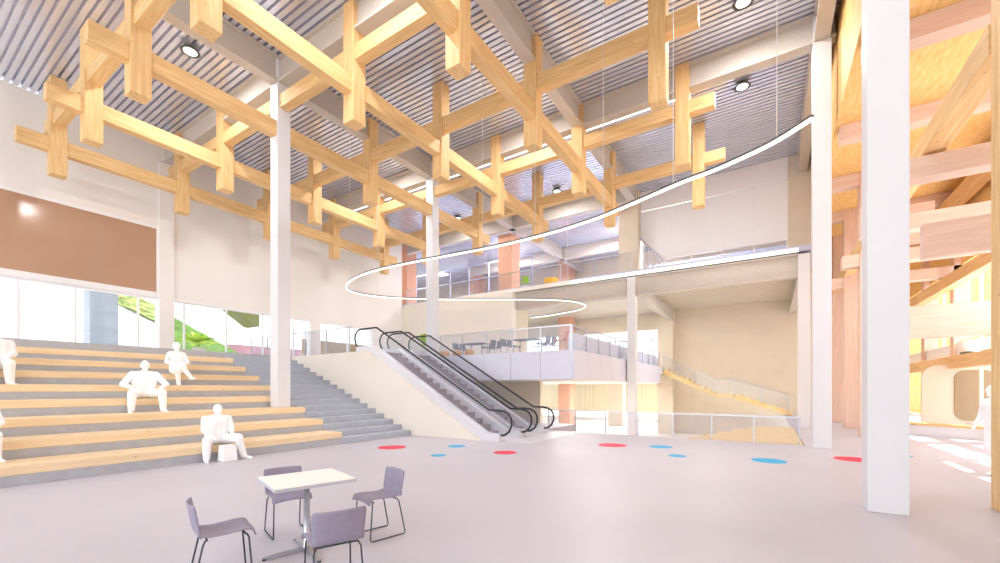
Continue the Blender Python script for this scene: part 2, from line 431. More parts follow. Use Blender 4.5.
def railing(name, label, p0, p1, z0, h, n, closed_low=.0, post_r=.02, mat='glassrail'):
    """glass railing between two points in plan"""
    a = Vector((*p0, z0)); b = Vector((*p1, z0)); d = (b-a); L = d.length; u = d/L; s = Vector((-u.y, u.x, 0))
    t = thing(name, label, 'railing', tuple((a+b)/2))
    def bar(q0, q1, w, za, zb):
        bm = B(); c = [q0-s*w/2, q1-s*w/2, q1+s*w/2, q0+s*w/2]
        return prism(bm, [(v.x, v.y) for v in c], 'z', za, zb)
    for k in range(n):
        obj('glass_panel', bar(a+u*(L*k/n+.02), a+u*(L*(k+1)/n-.02), .012, z0+closed_low, z0+h-.03), mat, t)
    for k in range(n+1):
        q = a+u*min(max(L*k/n, .02), L-.02)
        obj('post', bar(q-u*.018, q+u*.018, .04, z0, z0+h), 'chrome', t)
    obj('handrail', bar(a, b, .05, z0+h-.02, z0+h+.02), 'chrome', t)
    return t
railing('glass_railing', 'glass railing along the front edge of the terrace', (15.08, 6.42), (15.08, 13.0), L1, 1.03, 5)
railing('glass_railing', 'glass railing along the receding side of the terrace beside the white parapet', (15.1, 6.40), (30.2, 6.40), L1, 1.03, 10)
railing('glass_railing', 'glass railing on the landing above the cream escalator wall', (XE+.06, 14.1), (XE+.06, 21.6), L1, 1.03, 5)
railing('glass_railing', 'low glass railing along the floor edge in front of the lower wooden stair', (15.06, -.75), (15.06, 7.4), 0, .8, 7)
railing('glass_railing', 'glass railing on the edge of the upper gallery', (21.66, 5.9), (21.66, 21.8), L3, .95, 8, 0, .02, 'glass')
t = tag(obj('parapet', bbox_(15.8, 29.9, 6.48, 6.85, L1, 3.84, bev=.01), 'purewhite'), 'white solid parapet behind the glass on the receding side of the terrace', 'parapet')

# back white wall at the end of the hall
struct('wall_back', box(B(), 21.4, 21.8, 12.85, WY+.35, L1, 7.34), 'cream')
struct('wall_back_return', box(B(), 21.8, 23.3, 12.85, 13.4, L1, 7.34), 'beige')
# gallery slab, lit edge strip, edge beam
struct('floor_gallery', box(B(), 21.62, 33.5, -1.6, 34, 7.36+.05, L3), 'bluegrey')
t = tag(obj('edge_light', bbox_(21.52, 21.62, -1.0, 9.2, 7.36, 7.52, bev=.01, seg=1), 'ledwarm'), 'bright white light strip along the edge of the upper gallery floor', 'light')
tag(obj('gallery_beam', ibeam_y(21.96, -1.0, 12.85, 6.37, 7.35, .4), 'steel'), 'deep grey steel beam under the edge of the upper gallery', 'beam')
tag(obj('gallery_beam', ibeam_x(5.98, 22.17, 32.8, 6.5, 7.35, .34), 'steel'), 'grey steel beam running from the slim column back to the beige pier', 'beam')
tag(obj('gallery_beam', ibeam_x(-1.21, 22.17, 32.8, 6.5, 7.35, .34), 'steel'), 'grey steel beam under the gallery at its right end', 'beam')
struct('trim_7', box(B(), 21.54, 21.62, 9.2, WY, 7.35, 7.56), 'cream')
# far stair wall + pier
struct('wall_far', box(B(), 32.9, 33.2, -3.2, 6.3, LOW, 7.36), 'beige')
struct('wall_pier', box(B(), 32.0, 32.9, 5.85, 6.9, LOW, 7.36), 'beige')
# terrace rear wall with windows
bm = B(); box(bm, 33.2, 33.5, 6.3, 27, 6.1, 7.36); box(bm, 33.2, 33.5, 13.2, 14.6, L1, 6.1); box(bm, 33.2, 33.5, 6.3, 27, L1, 3.9)
struct('wall_terrace_rear', bm, 'beige')
bm = B()
box(bm, 33.3, 33.4, 6.3, 27, 5.3, 5.4)
for y in (7.6, 9, 10.4, 11.8, 15.9, 17.3, 18.7): box(bm, 33.3, 33.4, y-.04, y+.04, 3.9, 6.1)
struct('window_4', bm, 'trimw')
gs = thing('glass_screen', 'glazed screen with grey frame in the upper gallery behind the front salmon column', 'screen', (27, 20.2, L3))
obj('pane', box(B(), 26.99, 27.01, 14.5, 26, L3, 11.3), 'glass', gs)
bm = B(); box(bm, 26.96, 27.04, 14.5, 26, 10.2, 10.3); box(bm, 26.96, 27.04, 14.5, 26, 11.3, 11.4)
obj('transom', bm, 'bluegrey', gs)
for k in range(7): obj('mullion', box(B(), 26.96, 27.04, 14.5+1.9*k, 14.56+1.9*k, L3, 11.3), 'bluegrey', gs)
# gallery rear wall
bm = B(); box(bm, 33.2, 33.5, -3, 34, L3, 8.6); box(bm, 33.2, 33.5, -3, 34, 10.6, DECK); box(bm, 21.4, 33.2, 34, 34.3, L3, DECK); box(bm, 21.1, 21.4, WY+.35, 34, L3-.3, DECK)
box(bm, 33.2, 33.5, -3, 15.2, 8.6, 10.6); box(bm, 33.2, 33.5, 15.2, 34, 8.6, 10.0)
struct('wall_gallery_rear', bm, 'beige')
bm = B(); box(bm, 33.3, 33.4, 15.2, 34, 10.25, 10.33)
struct('window_5', bm, 'bluegrey')
struct('wall_gallery_end', box(B(), 23.0, 33.2, -1.75, -1.45, L3, DECK), 'beige')
struct('wall_gallery_return', box(B(), 23.0, 23.2, -1.45, -.68, L3, DECK), 'beige')
struct('wall_lift', box(B(), 22.5, 23.5, 5.82, 6.86, L3, DECK), 'beige')
# hanging white partition upstairs
p = thing('partition', 'white panelled partition hung upstairs on the gallery, gap below', 'partition', (23, 2.6, 8.3))
obj('upper_band', bbox_(22.96, 23.06, -.66, 5.81, 11.06, 12.09, bev=.008, seg=1), 'trimw', p)
pw = [-.66, .62, 1.98, 3.32, 4.62, 5.86]
for q, (a, b) in enumerate(zip(pw[:-1], pw[1:])):
    if q < 4: obj('panel', bbox_(22.98, 23.06, a+.012, b-.012, 8.35, 11.03, bev=.006, seg=1), 'trimw', p)
    else: obj('panel', prism(B(), [(a+.012, 8.35), (a+.012, 11.03), (b, 11.03), (b, 9.6), (a+.2, 8.35)], 'x', 22.98, 23.06), 'trimw', p)
    obj('post', bbox_(22.99, 23.05, a-.03, a+.03, L3, 11.03, bev=.005, seg=1), 'wall', p)
r = thing('stair_balustrade', 'white diagonal balustrade with thin balusters at the left end of the hung partition', 'railing', (22.85, 5.2, L3))
obj('handrail', tube(B(), [(22.85, 4.7, 8.3), (22.85, 5.88, 9.7)], .035, 6), 'chrome', r)
for q in range(6):
    y = 4.72+q*.22; obj('baluster', tube(B(), [(22.85, y, L3), (22.85, y, 8.32+(y-4.72)*1.19)], .022, 6), 'white', r)
struct('baseboard_gallery', box(B(), 24.6, 24.7, -1.4, 5.8, L3, 8.6), 'bluegrey')

# salmon columns
for x, y, z0, z1, lab in ((22.3, 13.44, L3, 11.27, 'salmon clad square column on the upper gallery above the edge of the white back wall'),
                          (22.3, 22.36, L3, DECK, 'salmon clad square column on the upper gallery in the far left corner'),
                          (31.3, 22.36, L3, DECK, 'salmon clad column deep in the upper gallery, left of the front salmon one'),
                          (31.3, 13.44, LOW, 2.62, 'salmon clad square column standing below the terrace'),
                          (31.3, 13.44, L1, 7.36, 'salmon clad square column at the back of the terrace'),
                          (31.3, 13.44, L3, DECK, 'small looking salmon clad column at the back of the upper gallery')):
    t = thing('clad_column', lab, 'column', (x+.5, y+.5, z0))
    obj('cladding', bbox_(x, x+1, y, y+1, z0+.12, z1, bev=.01, seg=1), 'orange', t)
    obj('plinth', bbox_(x+.02, x+.98, y+.02, y+.98, z0, z0+.12, bev=.01, seg=1), 'orange', t)

# under-terrace far wall
struct('wall_lower_rear', box(B(), 46, 46.3, -2, 30, -.9, 2.62), 'slat')
struct('ceiling_lower', box(B(), 32.9, 46.3, 6.3, 30, 2.1, 2.62), 'white')
struct('wall_pillar', box(B(), 36, 36.8, 10.6, 11.9, LOW, 2.1), 'beige')

# lower wide wooden stair
ws = thing('wooden_stair', 'wide pale timber stair going down below the main floor behind the low glass railing', 'stairs', (18.5, .7, LOW))
obj('landing', bbox_(15.05, 21.7, -.83, .7, -.18, -.004, bev=.01, seg=1), 'stairwood', ws)
for k in range(10):
    y = .7+.62*k; z = -.16*(k+1)
    if z-.0 <= LOW+.01: break
    obj('step', bbox_(15.05, 21.7, y, y+.66, LOW if k > 6 else z-.3, z, bev=.01, seg=1), 'stairwood', ws)
# far upper wooden stair
us = thing('timber_flight', 'long timber stair climbing along the far beige wall to the terrace', 'stairs', (31.4, 2.8, 0))
def flight(ya, za, yb, zb, n):
    g = (yb-ya)/n; r = (zb-za)/n
    for k in range(n):
        y0, y1 = sorted((ya+g*k, ya+g*(k+1)))
        obj('tread', bbox_(30.95, 31.9, y0-.02, y1+.02, za+r*k-.0, za+r*(k+1), bev=.006, seg=1), 'stairwood', us)
    return prism(B(), [(ya, za), (yb, zb), (yb, zb-.34), (ya, za-.16)], 'x', 31.0, 31.85)
obj('stringer', flight(-1.1, .12, 1.9, 1.28, 7), 'stairwood', us)
obj('landing', bbox_(30.95, 31.9, 1.95, 3.1, 1.08, 1.28, bev=.006, seg=1), 'stairwood', us)
obj('stringer', flight(3.0, 1.28, 6.3, 2.98, 10), 'stairwood', us)
hr = thing('stair_railing', 'thin grey glass railing on the far timber stair', 'railing', (30.9, 2.8, .2))
for (y0, z0, y1, z1) in ((-1.0, .3, 2.0, 1.28), (2.0, 1.28, 3.1, 1.28), (3.1, 1.28, 6.3, 2.95)):
    obj('glass_panel', prism(B(), [(y0, z0), (y1, z1), (y1, z1+.95), (y0, z0+.95)], 'x', 30.9, 30.912), 'glass', hr)
    obj('handrail', tube(B(), [(30.9, y0, z0+.97), (30.9, y1, z1+.97)], .022, 6), 'chrome', hr)
for y, z in ((-1.0, .25), (.5, .8), (2.0, 1.28), (3.1, 1.28), (4.2, 1.85), (5.3, 2.4), (6.3, 2.95)):
    obj('post', tube(B(), [(30.9, y, z-.1), (30.9, y, z+.97)], .022, 6), 'chrome', hr)

# ------------------------------------------------------------------ ring light
ZR = 6.1
RP = [(8.611,-0.590),(9.049,-0.104),(9.348,0.418),(9.604,1.010),(9.799,1.668),(10.291,2.862),(10.67,3.9),(10.93,5.2),(11.06,7.0),(10.97,9.0),(10.86,10.9),(10.9,12.8),(11.3,14.5),(11.97,15.7),(12.72,16.22),(13.7,16.15),(14.86,15.38),(15.88,14.2),(16.95,12.65),(18.03,10.96),(19.05,9.5),(20.03,8.6),(21.05,8.3),(21.85,8.5),(22.55,9.2),(23.0,10.4),(23.3,11.5),(23.35,12.6)]
path = catmull([(a, b, ZR) for a, b in RP], 8)
rl = thing('ring_light', 'thin glowing white spiral light line hung on cables across the hall', 'light', (11, 7, ZR))
obj('light_strip', ribbon(B(), path, .055, -.035, .012), 'led', rl)
obj('light_housing', ribbon(B(), path, .062, .012, .055), 'housing', rl)
for q in (8, 33, 46, 59, 67, 97, 122, 147, 167, 204):
    v = path[q]; z1 = DECK if v.x < 21.5 else 7.36
    obj('suspension_cable', tube(B(), [(v.x, v.y, ZR+.05), (v.x, v.y, z1)], .009, 5), 'wire', rl)

# ------------------------------------------------------------------ floor dots
for x, y, d, m, lab in ((8.30, 8.9, .78, 'red', 'red floor dot nearest the seating stairs'),
                        (9.45, 7.52, .5, 'blue', 'blue floor dot just in front of the escalator foot'),
                        (7.92, 6.88, .38, 'blue', 'small blue floor dot between the two left red dots'),
                        (9.2, 5.74, .6, 'red', 'red floor dot in front of the escalators'),
                        (12.05, 3.86, .82, 'red', 'red floor dot near the low glass railing'),
                        (12.45, 2.6, .62, 'blue', 'blue floor dot right of the red one by the railing'),
                        (11.0, 1.91, .42, 'blue', 'small blue floor dot beside the lower stair railing, second blue from right in the hall'),
                        (11.38, .02, .70, 'blue', 'large blue floor dot left of the white column with the light ring'),
                        (12.67, -1.66, .80, 'red', 'red floor dot half hidden by the nearest column'),
                        (13.95, -2.72, .4, 'teal', 'teal floor dot peeking out right of the nearest column')):
    o = tag(obj('floor_dot', lathe(B(), [(d/2, .0005), (d/2, .004)], 40, (x, y)), m), lab, 'floor dot')

# ------------------------------------------------------------------ foreground table and shell chairs
tb = thing('cafe_table', 'square white cafe table on a steel pedestal in the foreground', 'table', (2.56, 3.98, 0))
def rot_bm(bm, ang, c):
    bmesh.ops.rotate(bm, verts=bm.verts, cent=(0,0,0), matrix=Matrix.Rotation(ang, 3, 'Z')); bmesh.ops.translate(bm, verts=bm.verts, vec=c); return bm
TA = math.radians(-16.5); TC = (2.56, 3.98, 0)
tt = obj('table_top', rot_bm(bbox_(-.372, .372, -.352, .352, .733, .742, bev=.003), TA, TC), 'tabletop', tb)
obj('table_edge', rot_bm(bbox_(-.375, .375, -.355, .355, .703, .733, bev=.004), TA, TC), 'tableedge', tt)
obj('pedestal', rot_bm(lathe(B(), [(.05,.03),(.045,.05),(.03,.06),(.03,.68),(.09,.69),(.09,.703)], 20), TA, TC), 'chrome', tb, True)
for k in range(4):
    bm = prism(B(), [(.03,-.022),(.40,-.016),(.40,.016),(.03,.022)], 'z', .014, .03)
    for v in bm.verts:
        if v.co.z > .02 and v.co.x < .1: v.co.z = .055
    ft_ = obj('foot', rot_bm(rot_bm(bm, k*PI/2, (0,0,0)), TA, TC), 'chrome', tb)
    obj('glide', rot_bm(rot_bm(lathe(B(), [(.02,0),(.02,.014)], 10, (.385, 0)), k*PI/2, (0,0,0)), TA, TC), 'darkwire', ft_)

def shell_mesh(w=.43, nseg=18, nx=12, th=.009):
    """one piece seat-and-back shell; forward +X, base of chair at z=0"""
    prof = catmull([(.235,0,.435),(.20,0,.462),(.12,0,.458),(0,0,.446),(-.1,0,.445),(-.17,0,.462),(-.208,0,.505),(-.226,0,.575),(-.238,0,.655),(-.256,0,.745)], 4)
    bm = B(); rows = []
    n = len(prof)
    for i, p in enumerate(prof):
        t = i/(n-1)
        ww = w*(1 - .05*math.sin(PI*t)) * (.93 if i in (0, n-1) else 1)
        row = []
        for k in range(nx+1):
            s = -1+2*k/nx
            bend = .035*s*s
            x, z = p.x, p.z
            if t > .55: x += bend*min(1, (t-.55)/.15)*1.2      # back wraps forward
            else: z += bend*.5*min(1, max(0, t-.05)/.15) - (.02*s*s if t < .08 else 0)
            row.append(bm.verts.new((x, s*ww/2, z)))
        rows.append(row)
    fs = []
    for i in range(n-1):
        for k in range(nx): fs.append(bm.faces.new((rows[i][k], rows[i][k+1], rows[i+1][k+1], rows[i+1][k])))
    bmesh.ops.recalc_face_normals(bm, faces=fs)
    bmesh.ops.solidify(bm, geom=fs, thickness=th)
    return bm
def sled(s):
    y = .185*s
    pts = [(.17, y*.9, .435), (.185, y, .40), (.215, y*1.06, .03), (.20, y*1.06, .012), (-.21, y*1.06, .012), (-.225, y*1.06, .03), (-.15, y, .40), (-.13, y*.9, .435)]
    return tube(B(), pts, .0075, 8)
def make_chair(label, shellmat='shell', wiremat='darkwire', group=None, name='shell_chair'):
    c = local_thing(name, label, 'chair', group)
    obj('seat_shell', shell_mesh(), shellmat, c, True)
    for s in (-1, 1): obj('sled_leg', sled(s), wiremat, c, True)
    for x in (.16, -.12): obj('crossbar', tube(B(), [(x, -.17, .434), (x, .17, .434)], .0075, 8), wiremat, c, True)
    return c
G = 'shell chairs around the foreground table'
ch = make_chair('lilac grey shell chair at the left side of the white cafe table', group=G)
ch.location = (1.76, 3.96, 0); ch.rotation_euler.z = math.radians(-18); ch.scale = (.96,)*3
for (x, y, a, lab) in ((3.28, 3.72, 167, 'lilac grey shell chair at the right side of the white cafe table'),
                       (2.76, 4.66, -107, 'lilac grey shell chair behind the white cafe table, partly hidden by its top'),
                       (2.16, 2.99, 67, 'lilac grey shell chair nearest the camera, its back turned to us')):
    d = copy_tree(ch); d.location = (x, y, 0); d.rotation_euler.z = math.radians(a); d['label'] = lab

# ------------------------------------------------------------------ terrace furniture
def make_table(label):
    t = local_thing('terrace_table', label, 'table', 'grey tables on the terrace')
    obj('table_top', bbox_(-.38, .38, -.6, .6, .72, .745, bev=.006), 'chargrey', t)
    for sx in (-1, 1):
        for sy in (-1, 1): obj('leg', tube(B(), [(sx*.33, sy*.55, .72), (sx*.34, sy*.56, 0)], .02, 6), 'chargrey', t)
    return t
t1 = make_table('grey table at the right end of the terrace, nearer the fascia corner'); t1.location = (16.35, 9.05, L1)
t2 = copy_tree(t1); t2.location = (16.6, 12.0, L1); t2['label'] = 'grey table at the left end of the terrace behind the escalators'
c0 = make_chair('grey chair on the terrace', 'chargrey', 'chargrey', 'grey chairs on the terrace', 'terrace_chair')
seats = [(16.2, 8.15, 90, 'grey terrace chair at the right end of the right table, nearer the railing'), (16.75, 8.15, 90, 'grey terrace chair at the right end of the right table, farther from the railing'),
         (16.15, 9.98, -90, 'grey terrace chair at the left end of the right table, nearer the railing'), (16.7, 9.98, -90, 'grey terrace chair at the left end of the right table, farther from the railing'),
         (16.4, 11.1, 90, 'grey terrace chair at the right end of the left table, nearer the railing'), (16.95, 11.1, 90, 'grey terrace chair at the right end of the left table, farther from the railing'),
         (16.4, 12.92, -90, 'grey terrace chair at the left end of the left table, nearer the railing'), (16.95, 12.92, -90, 'grey terrace chair at the left end of the left table, farther from the railing')]
for k, (x, y, a, lab) in enumerate(seats):
    d = c0 if k == 0 else copy_tree(c0); d.location = (x, y, L1); d.scale = (1.12,)*3; d.rotation_euler.z = math.radians(a); d['label'] = lab
oc = make_chair('orange chair with dark legs beside the white parapet on the terrace', 'orangefab', 'rubber', None, 'orange_chair')
oc.location = (15.75, 7.14, L1); oc.rotation_euler.z = math.radians(100); oc.scale = (1.15,)*3
def pouf(x, y, r, h, lab, mat='stool', z=L1, name='stool', cat='stool', grp='honey coloured stools on the terrace'):
    tag(obj(name, lathe(B(), [(r*.9, z), (r, z+.04), (r*1.02, z+h*.5), (r, z+h-.05), (r*.88, z+h)], 20, (x, y)), mat, None, True), lab, cat, grp)
pouf(15.75, 13.3, .24, .38, 'honey coloured round stool at the left end of the terrace edge')
pouf(15.55, 12.35, .2, .34, 'honey coloured round stool second from the left on the terrace')
pouf(15.5, 11.6, .2, .34, 'honey coloured round stool under the left terrace table')
pouf(22.6, 10.9, .42, .5, 'yellow round pouf on the upper gallery', 'yellow', L3, 'pouf', 'pouf', None)

def plant(name, label, x, y, z, h, spread, nl, mat, pot_r=.2, pot_h=.35):
    t = thing(name, label, 'plant', (x, y, z))
    obj('pot', lathe(B(), [(pot_r*.75, z), (pot_r, z+pot_h), (pot_r*.88, z+pot_h), (pot_r*.85, z+pot_h-.04)], 18, (x, y)), 'pot', t, True)
    sm_ = obj('stem', tube(B(), [(x, y, z+pot_h-.06), (x+.02, y, z+pot_h+(h-pot_h)*.5)], .02, 6), 'leaf', t)
    bm = B()
    for k in range(nl):
        a = k*2.4+random.random()*.5; e = .3+1.0*random.random(); L = spread*(.8+.4*random.random())
        o0 = Vector((x, y, z+pot_h+(h-pot_h)*(.15+.35*random.random())))
        d = Vector((math.cos(a)*math.cos(e), math.sin(a)*math.cos(e), math.sin(e))); s = Vector((-math.sin(a), math.cos(a), 0))
        pts = [o0+d*L*q+Vector((0,0,-.35*L*q*q)) for q in (0, .25, .5, .75, 1)]
        wd = [.02, .16*L, .2*L, .14*L, .01]
        lo = [bm.verts.new(p-s*w) for p, w in zip(pts, wd)]; mid = [bm.verts.new(p+Vector((0,0,-.04*L))) for p in pts]; hi = [bm.verts.new(p+s*w) for p, w in zip(pts, wd)]
        for q in range(4):
            bm.faces.new((lo[q], mid[q], mid[q+1], lo[q+1])); bm.faces.new((mid[q], hi[q], hi[q+1], mid[q+1]))
    obj('foliage', bm, mat, sm_, True)
    return t
plant('potted_plant', 'lime green leafy plant beside the tall column behind the escalators', 15.9, 14.75, L1, 1.75, .5, 60, 'lime', .2, .5)
plant('potted_plant', 'bright green potted plant on the upper gallery by the salmon column', 22.55, 12.6, L3, 1.0, .42, 44, 'lime', .25, .3)

# ------------------------------------------------------------------ right timber annex
FX = [8.3, 11.65, 15.25, 18.85, 22.45, 26.05]
Y1, Y2 = -2.55, -5.75
struct('ceiling_annex', box(B(), -9, 38, -6.4, -1.56, 9.0, 9.25), 'soffit')
struct('wall_annex_upper', box(B(), -9, 38, -1.86, -1.56, 9.25, DECK+.2), 'soffit')
names = ['nearest', 'second', 'third', 'fourth', 'fifth', 'sixth']
for k, x in enumerate(FX):
    if k in (0, 3, 4, 5):
        lab = ['large honey timber post at the right edge of the picture', '', '', 'nearer of the two pale annex posts right of the column by the light ring', 'farther of the two pale annex posts right of the column by the light ring', 'pale timber post at the back of the right annex row'][k]
        w = .5 if k == 0 else .42
        t = thing('timber_post', lab, 'post', (x, Y1-.25, 0))
        obj('shaft', bbox_(x-.25, x+.25, Y1-(w if k == 0 else 1.0), Y1-.02, 0, 9.0, bev=.012, seg=1), 'timber_v' if k == 0 else 'pale_v', t)
    if k >= 3:
        tag(obj('timber_post', bbox_(x-.2, x+.2, Y2-.45, Y2, 0, 9.0, bev=.012, seg=1), 'pale_v'), 'pale timber post in the window row of the right annex, %s along the row' % names[k-3], 'post')
for k, x in enumerate(FX[1:5]):
    tag(obj('timber_beam', bbox_(x-.2, x+.2, -6.1, Y1+.9, 8.58, 9.0, bev=.01, seg=1), 'pale_y'), 'pale timber cross beam directly under the annex ceiling, %s from the front' % names[k], 'beam')
    tag(obj('timber_beam', bbox_(x-.2, x+.2, -6.1, Y1+.45, 5.8, 6.22, bev=.01, seg=1), 'pale_y'), 'pale timber cross beam halfway up the annex, %s from the front' % names[k], 'beam')
tag(obj('timber_beam', bbox_(8.56, 34, Y1-.34, Y1, 6.28, 6.7, bev=.01, seg=1), 'timber_x'), 'honey timber beam running back from the large post at the right edge', 'beam')
tag(obj('timber_beam', bbox_(12, 34, Y2, Y2+.34, 8.1, 8.55, bev=.01, seg=1), 'timber_x'), 'honey timber beam high on the window row of the annex', 'beam')
tag(obj('timber_beam', bbox_(12, 34, Y2, Y2+.34, 5.32, 5.76, bev=.01, seg=1), 'timber_x'), 'honey timber beam halfway up the window row of the annex', 'beam')
tag(obj('timber_beam', bbox_(9, 34, Y2, Y2+.3, 2.36, 2.8, bev=.01, seg=1), 'timber_x'), 'honey timber beam across the annex windows at door height', 'beam')
tag(obj('timber_board', bbox_(11.5, 11.72, -5.2, Y1, 4.22, 4.9, bev=.012, seg=1), 'pale_y'), 'wide pale timber board spanning the annex below the halfway beams', 'board')
tag(obj('timber_board', bbox_(18.6, 18.8, -8.5, Y1-1.0, 3.25, 4.3, bev=.012, seg=1), 'pale_y'), 'deep pale timber board above the white window blinds', 'board')
tag(obj('timber_board', bbox_(18.6, 18.8, -4.4, Y1-.3, 6.3, 7.6, bev=.012, seg=1), 'pale_y'), 'pale timber board in the upper annex between the beams', 'board')
# annex window row: boards above, glazing between
bm = B()
for a, b in zip((15.0, 19.05, 22.65, 26.25), (18.65, 22.25, 25.85, 34)):
    box(bm, a, b, Y2-.3, Y2-.2, 6.2, 9.0)
struct('wall_annex_window', bm, 'soffit')
for k, (a, b) in enumerate(((15.0, 18.65), (19.05, 22.25), (22.65, 25.85), (26.25, 34))):
    bm = B(); box(bm, a, b, Y2-.28, Y2-.2, 3.2, 3.3); box(bm, a, b, Y2-.28, Y2-.2, .35, .45); box(bm, (a+b)/2-.04, (a+b)/2+.04, Y2-.28, Y2-.2, .45, 6.2)
    w = struct('window_%d' % (6+k), bm, 'trimw')
    tag(obj('roller_blind', bbox_(a+.03, b-.03, Y2-.16, Y2-.06, 2.82, 3.3, bev=.03), 'white'), 'white blind box above the annex window beam, %s from the front' % names[k], 'blind')
struct('wall_annex_rear', box(B(), 36, 36.3, -12, -1.6, 0, 9.0), 'soffit')
struct('wall_sun_stop', box(B(), -9, 10.5, Y2-.5, Y2-.2, 0, 9.0), 'wall')  # unseen wall added to keep the sun off the near hall floor
# window seat
ws2 = thing('curved_bench', 'curved white window seat with timber top under the annex windows', 'bench', (20, -5.6, 0))
arc = [(21.6, -3.7), (20.9, -4.15), (20.3, -4.7), (19.8, -5.4), (19.4, -6.2), (19.1, -7.2), (18.9, -8.5)]
pts = catmull([(a, b, 0) for a, b in arc], 5)
obj('seat_base', ribbon(B(), pts, .5, 0, .36), 'white', ws2)
obj('seat_top', ribbon(B(), pts, .58, .36, .44), 'timber_y', ws2)
# rounded booth panel
def rrect(x0, x1, z0, z1, r, n=6):
    P = []
    for cx, cz, a0 in ((x1-r, z1-r, 0), (x0+r, z1-r, 90), (x0+r, z0+r, 180), (x1-r, z0+r, 270)):
        for k in range(n+1):
            a = math.radians(a0+90*k/n); P.append((cx+r*math.cos(a), cz+r*math.sin(a)))
    return P
bt = thing('booth_panel', 'white rounded booth screen standing behind the window seat', 'screen', (21.0, -5.5, 0))
obj('screen', prism(B(), [(a, b) for a, b in rrect(-6.9, -4.75, .02, 2.5, .45)], 'x', 21.6, 21.72), 'beige', bt)
obj('inner_panel', prism(B(), [(a, b) for a, b in rrect(-6.6, -5.6, .5, 2.3, .3)], 'x', 21.56, 21.6), 'tan', bt)

# ------------------------------------------------------------------ outside the left windows
struct('ground', box(B(), -25, 40, WY+.35, 60, 2.6, 3.0), 'paving')
tag(obj('garden_wall', bbox_(-14, 5.6, 26, 26.4, 3.0, 8.5, bev=.01, seg=1), 'brick'), 'white brick wall outside the left windows', 'wall')
tag(obj('grey_pillar', bbox_(6.02, 7.0, 25.6, 26.6, 3.0, 8.5, bev=.02, seg=1), 'greypanel'), 'smooth grey blue pillar outside the left windows', 'pillar')
def lumpy(poly, y0, y1, amp, cuts=7):
    bm = prism(B(), poly, 'y', y0, y1)
    bmesh.ops.triangulate(bm, faces=bm.faces)
    bmesh.ops.subdivide_edges(bm, edges=bm.edges, cuts=cuts, use_grid_fill=True)
    for v in bm.verts:
        n = math.sin(v.co.x*7.3+v.co.z*5.1)*math.sin(v.co.z*9.7+v.co.y*6.3)+random.uniform(-1, 1)
        v.co += Vector((random.uniform(-1, 1), n, random.uniform(-1, 1)))*amp*.5
    return bm
tag(obj('hedge', lumpy([(7.1, 6.6), (9.0, 5.75), (9.0, 4.9), (7.1, 5.75)], 26.3, 27.2, .09), 'hedge'), 'clipped yellow green hedge on the sloping bank outside', 'hedge')
tag(obj('stair_wall', prism(B(), [(7.1, 3.0), (7.1, 5.7), (9.0, 4.8), (9.0, 3.0)], 'y', 26.35, 27.0), 'white'), 'white sloping stair wall under the hedge outside', 'wall')
tag(obj('grass_bank', lumpy([(9.0, 3.0), (9.0, 5.6), (12.6, 3.7), (12.6, 3.0)], 26.3, 27.5, .06), 'grass'), 'green grass bank sloping down outside the windows', 'grass bank')
tag(obj('gravel_bed', bbox_(12.95, 18, 28, 30, 3.0, 4.38, bev=.03), 'pink'), 'pink raised gravel bed outside next to the grass bank', 'planting bed')
tag(obj('canopy_roof', prism(B(), [(12.1, 6.25), (13.55, 6.1), (13.55, 5.35), (13.3, 5.4)], 'y', 25.8, 27.2), 'olive'), 'small olive canopy roof outside the windows', 'canopy')
plant('broadleaf_plant', 'big bright green broadleaf plant outside behind the seated woman', 10.0, 24.9, 3.0, 1.5, .95, 34, 'lime', .3, .75)
tag(obj('reception_wall', bbox_(15.6, 22.5, 24.6, 24.8, 3.0, 4.75, bev=.01), 'tan'), 'low beige wall seen through the opening behind the escalator top', 'wall')

# ------------------------------------------------------------------ people: plain white figures
def capsule(bm, a, b, ra, rb, n=12):
    a, b = Vector(a), Vector(b)
    for p, r in ((a, ra), (b, rb)):
        bmesh.ops.create_uvsphere(bm, u_segments=n, v_segments=8, radius=r, matrix=Matrix.Translation(p))
    d = b-a
    if d.length > 1e-5:
        q = d.to_track_quat('Z', 'Y').to_matrix().to_4x4()
        bmesh.ops.create_cone(bm, cap_ends=True, segments=n, radius1=ra, radius2=rb, depth=d.length, matrix=Matrix.Translation((a+b)/2) @ q)
def ellip(bm, c, r, rot=None):
    m = Matrix.Translation(Vector(c)) @ (rot if rot is not None else Matrix.Identity(4)) @ Matrix.Diagonal((*r, 1))
    bmesh.ops.create_uvsphere(bm, u_segments=16, v_segments=10, radius=1, matrix=m)
def hand(bm, wrist, dirv, palm_n, side):
    """palm, four unequal bent fingers and a thumb leaving the side of the palm"""
    w = Vector(wrist); d = Vector(dirv).normalized(); n = Vector(palm_n).normalized(); s = d.cross(n).normalized()*side
    pc = w+d*.05
    capsule(bm, w, w+d*.04, .024, .026)
    for q in (-1.5, -.5, .5, 1.5): capsule(bm, w+d*.02+s*.01*q, w+d*.085+s*.0185*q, .015, .0135, 8)
    for q, L in ((-1.5, .062), (-.5, .075), (.5, .08), (1.5, .07)):
        a = w+d*.085+s*.0195*q; b = a+(d*.8+n*.35).normalized()*L*.55; c = b+(d*.4+n*.8).normalized()*L*.45
        capsule(bm, a, b, .0105, .0095, 8); capsule(bm, b, c, .0095, .0085, 8)
    a = w+d*.03+s*.03; b = a+(s*.75+d*.5).normalized()*.038; c = b+(d*.8+s*.2+n*.3).normalized()*.032
    capsule(bm, a, b, .013, .011, 8); capsule(bm, b, c, .011, .0095, 8)
